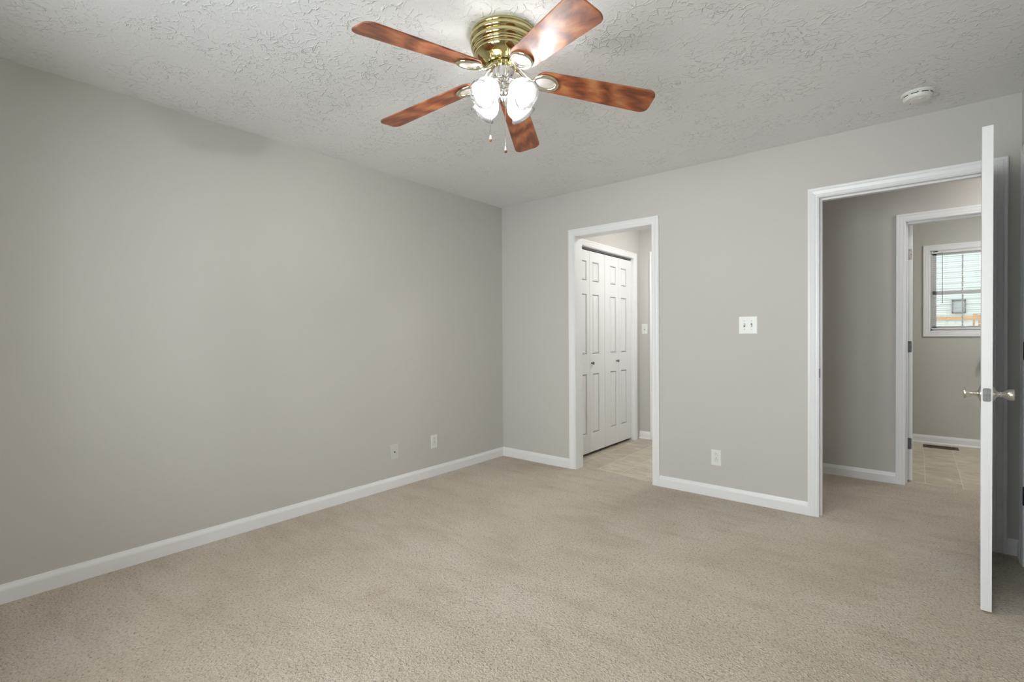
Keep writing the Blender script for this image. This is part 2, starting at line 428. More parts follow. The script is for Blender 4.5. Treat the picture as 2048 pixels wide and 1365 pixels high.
bm = bmesh.new(); casing(bm, mapper('-y', 0), *D2); casing(bm, mapper('+y', .115), *D2)
jamb(bm, D2, -.003, .118, (.038, .075))
t2 = struct('trim_2', bm, m_trim, 'white moulded casing round the hall doorway', 'door frame')
bm = bmesh.new(); box(bm, D2[0]+.0035, D2[0]+.0062, .004, .030, .900, .957); finish('strike_plate', bm, m_steel, t2)['label'] = 'dark steel strike plate'
bm = bmesh.new(); casing(bm, mapper('-y', YH), *D3); casing(bm, mapper('+y', YH+.115), *D3, zb=-.008)
jamb(bm, D3, YH-.003, YH+.118, (YH+.040, YH+.078))
struct('trim_3', bm, m_trim, 'white moulded casing round the bathroom doorway', 'door frame')
bm = bmesh.new(); casing(bm, mapper('+x', XB), *BF, zb=-.008); jamb(bm, BF, XB-.118, XB+.003, None, ax='x')
t4 = struct('trim_4', bm, m_trim, 'white moulded casing round the folding closet doors', 'door frame')
bm = bmesh.new(); box(bm, XB-.062, XB-.034, BF[0]+.004, BF[1]-.004, 2.026, 2.041); finish('track', bm, m_steel, t4)
bm = bmesh.new(); casing(bm, mapper('-y', YC), .878, 1.64, 2.066, zb=-.008); jamb(bm, (.878, 1.64, 2.066), YC-.003, YC+.118, None)
struct('trim_5', bm, m_trim, 'white casing edge beside the light switch in the far room', 'door frame')
bm = bmesh.new(); casing(bm, mapper('-x', RX), *RD); jamb(bm, RD, RX-.003, OW, (RX+.038, RX+.075), ax='x')
struct('trim_6', bm, m_trim, 'white casing on the right wall behind the open door', 'door frame')

# baseboards
def bb(name, label, runs, prof=BASE, z=0.):
    bm = bmesh.new()
    for r in runs: baseboard(bm, *r, prof=prof, z=z)
    struct(name, bm, m_trim, label, 'baseboard')
bb('baseboard_left', 'white baseboard along the long left wall', [(mapper('+x', 0), RY, 0)])
bb('baseboard_back', 'white baseboard along the wall with the doorways', [(mapper('-y', 0), 0, D1[0]-.057), (mapper('-y', 0), D1[1]+.057, D2[0]-.057), (mapper('-y', 0), D2[1]+.057, RX)])
bb('baseboard_right', 'white baseboard along the right wall', [(mapper('-x', RX), RY, RD[0]-.057), (mapper('-x', RX), RD[1]+.057, 0)])
bb('baseboard_rear', 'white baseboard under the rear windows', [(mapper('+y', RY), 0, RX)])
bb('baseboard_utility', 'white baseboard below the light switch in the far room', [(mapper('-y', YC), XB, .878-.057), (mapper('-x', 1.955), .115, YC)], SHOE, -.008)
bb('baseboard_hall', 'white baseboard along the hall wall', [(mapper('-y', YH), 2.07, D3[0]-.057), (mapper('-y', YH), D3[1]+.057, 4.95), (mapper('+x', 2.07), .115, YH)])
bb('baseboard_bathroom', 'white baseboard behind the floor register', [(mapper('-y', YB), 2.870, 4.95)], SHOE, -.008)

# ------------------------------------------------------------------ doors
def panel_leaf(bm, w, z0, z1, t, cols, rows, rec=.005):
    """moulded panel door leaf: x 0..w, y 0..t, raised panels in cols x rows"""
    xs = [0, w] + [c for cc in cols for c in cc]; xs = sorted(set(xs)); zs = sorted(set([z0, z1] + [c for cc in rows for c in cc]))
    for a, b in zip(xs, xs[1:]):
        for c, d in zip(zs, zs[1:]):
            pan = any(abs(a-q[0]) < 1e-6 for q in cols) and any(abs(c-q[0]) < 1e-6 for q in rows)
            if not pan: box(bm, a, b, 0, t, c, d); continue
            box(bm, a, b, rec, t-rec, c, d)
            m_ = .012; m2 = .028
            for s in (0, 1):
                y_o = rec if s == 0 else t-rec; y_i = .0015 if s == 0 else t-.0015
                # ogee slope from the stile down to the groove
                yy = 0 if s == 0 else t
                o4 = [(a, c), (b, c), (b, d), (a, d)]
                def ring(m, y): return [bm.verts.new(p) for p in ((a+m, y, c+m), (b-m, y, c+m), (b-m, y, d-m), (a+m, y, d-m))]
                R = [ring(0, yy), ring(m_*.6, y_o), ring(m_, y_o), ring(m2, y_i)]
                for P, Q in zip(R, R[1:]):
                    for k in range(4): bm.faces.new((P[k], P[(k+1) % 4], Q[(k+1) % 4], Q[k]))
                bm.faces.new(R[-1])
    bmesh.ops.remove_doubles(bm, verts=bm.verts, dist=1e-5)
    seen = {}
    for f in list(bm.faces):   # drop internal duplicate faces
        k = tuple(sorted(v.index for v in f.verts))
    bm.verts.index_update()
    for f in list(bm.faces):
        k = tuple(sorted(v.index for v in f.verts))
        if k in seen: seen[k].append(f)
        else: seen[k] = [f]
    for k, fs in seen.items():
        if len(fs) > 1:
            for f in fs: bm.faces.remove(f)
ROWS = [(.20, .80), (.99, 1.59), (1.715, 1.915)]
def six_panel(w): return [(.115, w/2-.055), (w/2+.055, w-.115)]

def knob_mesh(bm, M, k=1.):
    solid_lathe(bm, [(.0005, .0), (.033, 0), (.033, .003), (.030, .006), (.018, .010), (.013, .014), (.0105, .019), (.0125, .024), (.0100, .028), (.0120, .033), (.0175, .040), (.0225, .048), (.0245, .055), (.0250, .062), (.0235, .0655), (.0215, .066), (.0205, .0635), (.0005, .0635)], 40, M @ Matrix.Diagonal((1, 1, k, 1)))
def hinge(bm, x, y, z, w=.016, leaf=.032, h=.089, n=12):
    solid_lathe(bm, [(.0005, z-h/2-.004), (.004, z-h/2-.003), (.0062, z-h/2), (.0062, z+h/2), (.004, z+h/2+.003), (.0005, z+h/2+.004)], n, Matrix.Translation((x, y, 0)))

# open bedroom door: pin at the right jamb, swung about 95 degrees into the room
PIN = Vector((3.466, -.010, 0)); LW = .840
latch = Vector((3.4085, -.846, 0)); dv = (latch-PIN).normalized(); ang = math.atan2(dv.y, dv.x)
root = empty('door_1', PIN, ang); tag(root, 'white panel door standing open into the bedroom, seen edge-on', 'door', kind='structure')
bm = bmesh.new(); panel_leaf(bm, LW-.003, .010, 2.046, .035, six_panel(LW), ROWS)
# leaf local: x from the pin towards the latch; room-side face at y=0 turned to the right wall (local +y is world +x side)
leaf = finish('leaf', bm, m_door, root, loc=(.003, -.035, 0), bevel=.0012)
ZK = .922
for s, nm in ((1, 'knob'), (-1, 'knob')):
    bm = bmesh.new()
    Mx = Matrix.Translation((LW-.060, 0 if s > 0 else -.035, ZK)) @ Matrix.Rotation(-s*pi/2, 4, 'X')
    knob_mesh(bm, Mx, 1. if s > 0 else .84)
    if s > 0: tube(bm, [(LW-.060, .060, ZK), (LW-.060, .0705, ZK)], [.0022, .0016], 8)
    finish(nm, bm, m_knob, root, smooth=40)
bm = bmesh.new()
Mp = Matrix.Translation((LW, -.0175, ZK)) @ Matrix.Rotation(pi/2, 4, 'Y')
prism(bm, rrect(.056, .025, .006), -.0005, .0018, Mp)
lp = finish('latch_plate', bm, m_steel, root); lp['label'] = 'grey steel latch plate'
bm = bmesh.new(); solid_lathe(bm, [(.0082, 0), (.0082, .0012)], 24, Matrix.Translation((LW+.0018, -.0175, ZK)) @ Matrix.Rotation(pi/2, 4, 'Y'))
box(bm, LW+.0018, LW+.009, -.0235, -.0115, ZK-.0055, ZK+.0055)
for dz in (-.021, .021): solid_lathe(bm, [(.0032, 0), (.0028, .0009)], 14, Matrix.Translation((LW+.0018, -.0175, ZK+dz)) @ Matrix.Rotation(pi/2, 4, 'Y'))
finish('latch_bolt', bm, m_chrome, lp)
for z in (.30, 1.06, 1.82):
    bm = bmesh.new(); hinge(bm, -.002, .004, z); box(bm, .0015, .0035, -.032, .002, z-.0445, z+.0445); finish('hinge', bm, m_steel, root, smooth=40)

# bathroom door, opened against the left of the bathroom
PB = (D3[0]+.0105, YH+.118)
root = empty('door_2', (PB[0], PB[1], 0), radians(99)); tag(root, 'white bathroom door opened back with three hinge plates on its edge', 'door', kind='structure')
bm = bmesh.new(); panel_leaf(bm, .735, .012, 2.036, .035, six_panel(.735), ROWS); finish('leaf', bm, m_door, root, loc=(.004, -.035, 0), bevel=.001)
for i, (z, mm) in enumerate(((1.806, m_chrome), (1.075, m_steel), (.305, m_steel))):
    bm = bmesh.new(); hinge(bm, -.003, .004, z)
    Mh = Matrix.Translation((.004, -.0145, z)) @ Matrix.Rotation(-pi/2, 4, 'Y')
    prism(bm, rrect(.089, .030, .008), -.0002, .0022, Mh)
    hp = finish('hinge', bm, mm, root, smooth=40)
    bm = bmesh.new()
    for dz, dy in ((-.032, -.015), (.0, -.024), (.032, -.015)): solid_lathe(bm, [(.0030, .0020), (.0026, .0030)], 12, Matrix.Translation((.004, dy, z+dz)) @ Matrix.Rotation(-pi/2, 4, 'Y'))
    finish('screw', bm, m_dark if mm is m_steel else m_slotgrey, hp)
# knob on the bathroom door
bm = bmesh.new(); knob_mesh(bm, Matrix.Translation((.675, -.035, ZK)) @ Matrix.Rotation(pi/2, 4, 'X')); finish('knob', bm, m_knob, root, smooth=40)
bm = bmesh.new(); knob_mesh(bm, Matrix.Translation((.675, 0, ZK)) @ Matrix.Rotation(-pi/2, 4, 'X')); finish('knob', bm, m_knob, root, smooth=40)

# folding closet doors: two pairs of leaves
LFW = .3045
for i, y0 in enumerate((BF[0]+.006, BF[0]+.006+2*LFW+.002)):
    root = empty('door_%d' % (3+i), (XB-.030, y0, 0), pi/2)
    tag(root, ('left pair of white panelled folding closet doors, nearer the doorway', 'right pair of white panelled folding closet doors, beside the light switch')[i], 'door', kind='structure')
    for k in range(2):
        cols = [(.115, LFW-.055)] if k == 0 else [(.055, LFW-.115)]
        bm = bmesh.new(); panel_leaf(bm, LFW-.0025, .020, 2.016, .030, cols, ROWS, .006)
        finish('leaf', bm, m_door, root, loc=(k*LFW+.001, 0, 0), bevel=.0012)
    kx = (LFW+.032) if i == 0 else (.255)
    bm = bmesh.new(); solid_lathe(bm, [(.0005, 0), (.009, 0), (.006, .006), (.007, .012), (.013, .018), (.0145, .023), (.012, .028), (.0005, .030)], 24, Matrix.Translation((kx, 0, .905)) @ Matrix.Rotation(pi/2, 4, 'X'))
    kb = finish('knob', bm, m_steel, root, smooth=40)
    bm = bmesh.new(); tube(bm, [(.02 if i == 0 else 2*LFW-.02, .015, 2.012), (.02 if i == 0 else 2*LFW-.02, .015, 2.032)], .004, 8); finish('pivot_pin', bm, m_chrome, root)

# far utility door and right wall door, both closed
root = empty('door_5', (.882, YC+.045, 0)); tag(root, 'closed white panel door in the room beyond the closet', 'door', kind='structure')
bm = bmesh.new(); panel_leaf(bm, .754, .004, 2.058, .035, six_panel(.754), ROWS); finish('leaf', bm, m_door, root, bevel=.001)
root = empty('door_6', (RX+.002, RD[0]+.006, 0), pi/2); tag(root, 'closed white door at the right edge behind the open door', 'door', kind='structure')
bm = bmesh.new(); panel_leaf(bm, .752, .010, 2.050, .035, six_panel(.752), ROWS); finish('leaf', bm, m_door, root, loc=(0, -.035, 0), bevel=.001)
for z in (.358, 1.09, 1.822):
    bm = bmesh.new(); hinge(bm, .756, .006, z, n=14); box(bm, .744, .757, -.0005, .0015, z-.0445, z+.0445); finish('hinge', bm, m_black, root, smooth=40)
bm = bmesh.new(); knob_mesh(bm, Matrix.Translation((.062, 0, ZK)) @ Matrix.Rotation(-pi/2, 4, 'X')); finish('knob', bm, m_knob, root, smooth=40)
# ------------------------------------------------------------------ windows
def window(name, label, x0, x1, z0, z1, ywall, sgn, blind=True):
    """double hung window set in a wall; sgn=-1 when the room lies towards -y"""
    root = empty(name, ((x0+x1)/2, ywall, z0)); tag(root, label, 'window', kind='structure')
    L = lambda: bmesh.new()
    cx = (x0+x1)/2
    def P(bm, a0, a1, d0, d1, q0, q1):      # d = depth away from the room
        ya, yb = -sgn*d0, -sgn*d1
        box(bm, a0-cx, a1-cx, min(ya, yb), max(ya, yb), q0-z0, q1-z0)
    bm = L(); casing(bm, (lambda a, z, d: (a-cx, sgn*d, z-z0)), x0, x1, z1, z0, closed=True); finish('casing', bm, m_trim, root)
    bm = L()
    P(bm, x0, x0+.006, 0, .12, z0, z1); P(bm, x1-.006, x1, 0, .12, z0, z1); P(bm, x0, x1, 0, .12, z0, z0+.006); P(bm, x0, x1, 0, .12, z1-.006, z1)
    P(bm, x0, x0+.022, .055, .12, z0, z1); P(bm, x1-.022, x1, .055, .12, z0, z1); P(bm, x0, x1, .055, .12, z0, z0+.022); P(bm, x0, x1, .055, .12, z1-.022, z1)
    finish('frame', bm, m_trim, root)
    zm = z0 + (z1-z0)*.474
    for (a, b, d) in ((z0+.018, zm+.012, .060), (zm-.012, z1-.018, .088)):
        bm = L(); f = .034
        P(bm, x0+.02, x0+.02+f, d, d+.026, a, b); P(bm, x1-.02-f, x1-.02, d, d+.026, a, b)
        P(bm, x0+.02, x1-.02, d, d+.026, a, a+f); P(bm, x0+.02, x1-.02, d, d+.026, b-f*.8, b)
        P(bm, cx-.006, cx+.006, d+.006, d+.02, a+f, b-f)
        sash = finish('sash', bm, m_trim, root)
        bm = L(); P(bm, x0+.03, x1-.03, d+.012, d+.015, a+.012, b-.012); finish('pane', bm, m_pane, sash)
    return root
window('window_1', 'white framed bathroom window with two panes side by side', BWN[0], BWN[1], BWN[2], BWN[3], YB, -1)
for i, (a, b) in enumerate(REAR_WIN):
    window('window_%d' % (i+2), ('bedroom window nearer the long left wall', 'bedroom window nearer the right wall')[i], a, b, .75, 2.05, RY, 1)

# mini blind inside the bathroom window
root = empty('window_blind', (3.531, YB+.030, 2.045)); tag(root, 'white mini blind with open slats hanging in the bathroom window', 'blind')
bw = .505
bm = bmesh.new(); box(bm, -bw/2, bw/2, -.014, .014, -.010, .016); finish('head_rail', bm, m_slat, root, bevel=.002)
bm = bmesh.new(); z = -.030
while z > -.800:
    lo = [(-.0120, 0), (-.006, .0016), (0, .0021), (.006, .0016), (.0120, 0)]
    A = [bm.verts.new((-bw/2+.004, y, z+q+y*.10)) for y, q in lo]; B = [bm.verts.new((bw/2-.004, y, z+q+y*.10)) for y, q in lo]
    for k in range(4): bm.faces.new((A[k], A[k+1], B[k+1], B[k]))
    z -= .0212
o = finish('slats', bm, m_slat, root); md = o.modifiers.new('thick', 'SOLIDIFY'); md.thickness = .0006
bm = bmesh.new(); box(bm, -bw/2+.003, bw/2-.003, -.011, .011, -.822, -.808); finish('bottom_rail', bm, m_slat, root, bevel=.002)
bm = bmesh.new()
for x in (-.125, .125): 
    for y in (-.0125, .0125): tube(bm, [(x, y, -.01), (x, y, -.81)], .0005, 5)
finish('ladder_cord', bm, m_slat, root)
bm = bmesh.new(); tube(bm, [(-.163, -.020, -.004), (-.163, -.021, -.02), (-.162, -.022, -.52), (-.162, -.022, -.545)], [.002, .0028, .0028, .0036], 8)
w_ = finish('tilt_wand', bm, mat('clear_grey_wand', (.30, .29, .28), .3), root); w_['label'] = 'dark thin tilt wand'
bm = bmesh.new(); box(bm, -.240, -.200, -.017, -.010, .006, .013); finish('bracket_slot', bm, m_dark, root)

# ------------------------------------------------------------------ small fittings
def plate_bm(w, h, t=.005):
    bm = bmesh.new(); prism(bm, rrect(w, h, .003, 3), 0, t*.5); 
    prism(bm, rrect(w-.006, h-.006, .003, 3), t*.5, t)
    return bm
def place(root, kind, p, a, z):
    """local x,y = plate plane, z = out of the wall"""
    if kind == '-y': root.matrix_world = Matrix.Translation((a, p, z)) @ Matrix.Rotation(pi/2, 4, 'X')
    if kind == '+x': root.matrix_world = Matrix.Translation((p, a, z)) @ Matrix.Rotation(pi/2, 4, 'Z') @ Matrix.Rotation(pi/2, 4, 'X')
def outlet(label, kind, p, a, z):
    root = empty('power_outlet'); place(root, kind, p, a, z); tag(root, label, 'outlet', 'duplex outlets on the bedroom walls')
    finish('cover_plate', plate_bm(.0700, .114), m_plastic, root, bevel=.0008)
    for s in (1, -1):
        cy = s*.0195; bm = bmesh.new()
        poly = [(max(-.0135, min(.0135, .0172*cos(t))), cy + .0145*sin(t)) for t in [2*pi*k/36 for k in range(36)]]
        prism(bm, poly, .004, .0068); rc = finish('receptacle', bm, m_plastic, root)
        bm = bmesh.new()
        prism(bm, rrect(.0020, .0078, .0005, 2, -.0062, cy-.002), .0066, .0071); prism(bm, rrect(.0020, .0064, .0005, 2, .0062, cy-.002), .0066, .0071)
        prism(bm, [(.0026*cos(t), cy+.0075+.0026*sin(t)) for t in [2*pi*k/14 for k in range(14)]], .0066, .0071)
        finish('slots', bm, m_dark, rc)
        bm = bmesh.new(); ring = [(max(-.0142, min(.0142, .0180*cos(t))), cy + .0153*sin(t)) for t in [2*pi*k/36 for k in range(36)]]
        prism(bm, ring, .0046, .0052); finish('receptacle_gap', bm, m_slotgrey, rc)
    bm = bmesh.new(); solid_lathe(bm, [(.0030, .004), (.0026, .0060)], 14); finish('screw', bm, m_steel, root)
outlet('white duplex outlet on the long left wall near the corner', '+x', 0, -.9025, .291)
outlet('white duplex outlet on the wall between the two doorways', '-y', 0, 2.036, .2875)
root = empty('coaxial_plate'); place(root, '+x', 0, -1.316, .279); tag(root, 'wall-coloured cable plate with one small socket, low on the left wall', 'cable plate')
finish('cover_plate', plate_bm(.078, .122), m_plastic_wall, root, bevel=.0008)
bm = bmesh.new(); solid_lathe(bm, [(.0062, .004), (.0062, .007), (.0048, .007), (.0048, .012), (.0020, .012)], 18); finish('socket', bm, m_steel, root, smooth=40)
bm = bmesh.new(); solid_lathe(bm, [(.0030, .011), (.0030, .0124)], 12); finish('socket_hole', bm, m_dark, root)
def switch(label, kind, p, a, z, n, w, h):
    root = empty('light_switch'); place(root, kind, p, a, z); tag(root, label, 'light switch')
    finish('cover_plate', plate_bm(w, h), m_plastic, root, bevel=.0008)
    for i in range(n):
        x = (i-(n-1)/2)*.046; bm = bmesh.new(); prism(bm, rrect(.0100, .0240, .001, 2, x, 0), .0046, .0053); fr = finish('toggle_slot', bm, m_slotgrey, root)
        bm = bmesh.new(); up = 1 if i == 0 else -1
        Mt = Matrix.Translation((x, 0, .0045)) @ Matrix.Rotation(-up*radians(28), 4, 'X')
        prism(bm, rrect(.0078, .0105, .001, 2), 0, .012, Mt); finish('toggle', bm, m_plastic, root, bevel=.0008)
        for s in (1, -1):
            bm = bmesh.new(); solid_lathe(bm, [(.0026, .0046), (.0022, .0058)], 12, Matrix.Translation((x, s*.030, 0))); finish('screw', bm, m_steel, root)
switch('white double switch plate between the two doorways', '-y', 0, 2.2525, 1.246, 2, .118, .120)
switch('small white single switch seen beyond the folding closet doors', '-y', YC, .752, 1.249, 1, .070, .118)

# smoke detector
root = empty('smoke_detector', (3.163, -.345, H)); tag(root, 'round white smoke detector on the ceiling above the open door', 'smoke detector')
bm = bmesh.new(); solid_lathe(bm, [(.070, 0), (.070, -.006), (.066, -.010)], 56); finish('mounting_base', bm, m_plastic, root, smooth=40)
bm = bmesh.new(); solid_lathe(bm, [(.063, -.009), (.063, -.0145), (.062, -.0145), (.062, -.019), (.063, -.019), (.059, -.031), (.052, -.036), (.034, -.037), (.032, -.0385), (.012, -.0385)], 56); b_ = finish('body', bm, m_plastic, root, smooth=30)
bm = bmesh.new()
for k in range(9):
    a0 = 2*pi*k/9+.1
    prev = None
    for j in range(9):
        a = a0+j/8*.50; r_ = .0633
        c = [bm.verts.new((r_*cos(a), r_*sin(a), -.0150)), bm.verts.new((r_*cos(a), r_*sin(a), -.0190)), bm.verts.new((.058*cos(a), .058*sin(a), -.0190)), bm.verts.new((.058*cos(a), .058*sin(a), -.0150))]
        if prev:
            for q in range(4): bm.faces.new((prev[q], prev[(q+1) % 4], c[(q+1) % 4], c[q]))
        prev = c
finish('vent_slots', bm, m_dark, root)
bm = bmesh.new(); solid_lathe(bm, [(.0085, -.0375), (.0085, -.0405), (.007, -.0412)], 20, Matrix.Translation((.012, -.020, 0))); finish('test_button', bm, m_plastic, root, smooth=40)
bm = bmesh.new(); solid_lathe(bm, [(.0025, -.036), (.0025, -.0385)], 12, Matrix.Translation((-.030, .028, 0))); finish('indicator_light', bm, m_slotgrey, root)

# floor register in the bathroom
root = empty('floor_register', (3.351, 3.062, -.008)); tag(root, 'brown metal floor register below the bathroom window', 'floor register')
bm = bmesh.new(); x_, y_ = .140, .070
for (a, b, c, d) in ((-x_, x_, -y_, -.035), (-x_, x_, .035, y_), (-x_, -.115, -.035, .035), (.115, x_, -.035, .035)): box(bm, a, b, c, d, 0, .006)
finish('frame', bm, m_bronze, root)
bm = bmesh.new()
for k in range(19): box(bm, -.113+k*.0122, -.113+k*.0122+.0045, -.034, .034, .001, .005)
finish('louvres', bm, m_bronze, root)
bm = bmesh.new(); box(bm, -.115, .115, -.035, .035, 0, .0012); finish('duct_opening', bm, m_dark, root)

# dark towel hook fixture on the bathroom wall, half hidden by the bedroom door
root = empty('paper_holder', (3.735, YB, .872)); tag(root, 'dark holder on the bathroom wall, mostly hidden by the open bedroom door', 'paper holder')
for x in (-.062, .062):
    bm = bmesh.new(); box(bm, x-.006, x+.006, -.075, 0, -.045, .045); finish('bracket', bm, m_black, root, bevel=.003)
bm = bmesh.new(); tube(bm, [(-.060, -.055, 0), (.060, -.055, 0)], .008, 14); finish('roller', bm, m_black, root)

# ceiling lights out of view that light the other rooms
def dome(label, x, y, s, col):
    root = empty('ceiling_light', (x, y, H)); tag(root, label, 'ceiling light')
    bm = bmesh.new(); solid_lathe(bm, [(.125, 0), (.125, -.018), (.118, -.022)], 40); finish('base', bm, m_chrome, root, smooth=40)
    bm = bmesh.new(); solid_lathe(bm, [(.115, -.018), (.112, -.040), (.095, -.062), (.060, -.078), (.010, -.083)], 32); finish('diffuser', bm, emis('lit_diffuser', col, s), root, smooth=60)
dome('flush ceiling light in the utility room', 1.62, .95, CLOSET_W, (1, .98, .95))
dome('flush ceiling light at the right of the hall', 3.92, .76, HALL_W, (1, .96, .91))
dome('flush ceiling light in the bathroom', 4.2, 2.2, BATH_W, (1, .99, .98))

# ------------------------------------------------------------------ ceiling fan
FX, FY = 1.8265, -2.1207
ZB, RB, PH = 2.2804, .6513, 4.5785
PTS = [-.1969, -.1677, -.2364, -.2242, -.3396]; DRS = [.1109, .1155, .1223, .1372, .1580]
fan = empty('ceiling_fan', (FX, FY, H)); tag(fan, 'brass hugger ceiling fan with five reddish wood blades and four lit glass shades', 'ceiling fan')
z = lambda v: v-H
bm = bmesh.new()
solid_lathe(bm, [(.1320, 0), (.1350, z(2.437)), (.1365, z(2.432)), (.1350, z(2.427)), (.1335, z(2.426)), (.1365, z(2.424)), (.1392, z(2.419)), (.1400, z(2.413)), (.1385, z(2.407)), (.1350, z(2.403)), (.1320, z(2.401)), (.1335, z(2.398)), (.1350, z(2.393)), (.1352, z(2.387)), (.1335, z(2.381)), (.1300, z(2.377)),
    (.1270, z(2.3755)), (.1282, z(2.372)), (.1280, z(2.369)), (.1250, z(2.3665)), (.1262, z(2.363)), (.1258, z(2.3595)), (.1215, z(2.3565)), (.1195, z(2.3555)), (.1205, z(2.352)), (.1190, z(2.347)), (.1140, z(2.3395)), (.1060, z(2.331)), (.0960, z(2.3235)), (.0850, z(2.3175)), (.0760, z(2.3135)), (.0690, z(2.3115)), (.0665, z(2.314)), (.0640, z(2.330))], 72)
finish('motor_housing', bm, m_brass, fan, smooth=50)
bm = bmesh.new(); solid_lathe(bm, [(.062, z(2.330)), (.062, z(2.304)), (.050, z(2.298)), (.048, z(2.292))], 48); finish('flywheel', bm, m_brass, fan, smooth=40)
bm = bmesh.new(); solid_lathe(bm, [(.0455, z(2.298)), (.0465, z(2.290)), (.0465, z(2.252)), (.0445, z(2.246)), (.030, z(2.240)), (.014, z(2.236)), (.011, z(2.228)), (.013, z(2.214)), (.020, z(2.208)), (.022, z(2.198)), (.019, z(2.188)), (.010, z(2.182)), (.0085, z(2.172)), (.004, z(2.166))], 48)
sh = finish('switch_housing', bm, m_chrome, fan, smooth=40)
for k in range(4):
    bm = bmesh.new(); a = YAW+pi/4+k*pi/2; solid_lathe(bm, [(.003, 0), (.003, .0025)], 12, Matrix.Translation((.0465*cos(a), .0465*sin(a), z(2.256))) @ Matrix.Rotation(a, 4, 'Z') @ Matrix.Rotation(pi/2, 4, 'Y')); finish('screw', bm, m_steel, sh)

# blades and blade arms; small per-blade differences in level as in the photo
bl_arm = bl_blade = None
R_IN = .140
def blade_poly():
    w0, w1 = .0525, .0675
    pts = []
    # round inner end round the medallion, straight sides, tip with rounded corners
    cx0 = R_IN+.046
    for k in range(13):
        a = radians(90+180*k/12); pts.append((cx0+.052*cos(a), w0*1.06*sin(a)))
    tip = RB; rc = .036
    for k in range(7):
        a = radians(-90+90*k/6); pts.append((tip-rc+rc*cos(a)*1.0, -w1+rc+rc*sin(a)))
    for k in range(7):
        a = radians(90*k/6); pts.append((tip-rc+rc*cos(a), w1-rc+rc*sin(a)))
    return pts
def make_blade_mesh():
    bm = bmesh.new(); prism(bm, blade_poly(), -.003, .003, mi=0)
    for f in bm.faces:
        f.normal_update()
    return bm
for i in range(5):
    a = PH - i*2*pi/5 
    Mb = Matrix.Rotation(a, 4, 'Z') @ Matrix.Translation((0, 0, z(ZB))) @ Matrix.Rotation(DRS[i], 4, 'Y') @ Matrix.Rotation(PTS[i], 4, 'X')
    if bl_blade is None:
        bl_blade = finish('blade', make_blade_mesh(), m_wood, fan, bevel=.0015)
        b = bl_blade
    else:
        b = bl_blade.copy(); C.objects.link(b); b.parent = fan
    b.matrix_local = Mb
    if bl_arm is None:
        bm = bmesh.new(); c0 = R_IN+.040
        # oval ring under the blade's root
        pts = [(c0+.050*cos(t), .038*sin(t), -.0085) for t in [2*pi*k/40 for k in range(40)]]
        n = 12; rings = []
        for k in range(40):
            t = 2*pi*k/40; nrm = Vector((cos(t)/.050, sin(t)/.038, 0)).normalized(); c = Vector(pts[k])
            rings.append([bm.verts.new(c + nrm*(.0085*cos(q)) + Vector((0, 0, .0065*sin(q)))) for q in [2*pi*j/n for j in range(n)]])
        for k in range(40):
            A, B = rings[k], rings[(k+1) % 40]
            for j in range(n): bm.faces.new((A[j], A[(j+1) % n], B[(j+1) % n], B[j]))
        # curved arm up to the flywheel (two strands)
        for s in (1, -1):
            tube(bm, [(c0-.050, s*.008, -.008), (c0-.064, s*.010, -.009), (c0-.082, s*.012, -.004), (c0-.098, s*.014, .010), (c0-.116, s*.014, .026), (c0-.132, s*.013, .032)], [.006, .0055, .005, .005, .005, .006], 10)
        bl_arm = finish('blade_arm', bm, m_ring, fan, smooth=60); ar = bl_arm
        bm = bmesh.new(); solid_lathe(bm, [(.001, -.0085), (.025, -.0080), (.038, -.0065), (.044, -.0035)], 40, Matrix.Translation((c0, 0, 0)) @ Matrix.Diagonal((1.0, .75, 1, 1)))
        md0 = finish('medallion', bm, m_satin, bl_arm, smooth=60)
    else:
        ar = bl_arm.copy(); C.objects.link(ar); ar.parent = fan
        q = md0.copy(); C.objects.link(q); q.parent = ar
    ar.matrix_local = Matrix.Rotation(a, 4, 'Z') @ Matrix.Translation((0, 0, z(ZB))) @ Matrix.Rotation(DRS[i], 4, 'Y') @ Matrix.Rotation(PTS[i], 4, 'X')

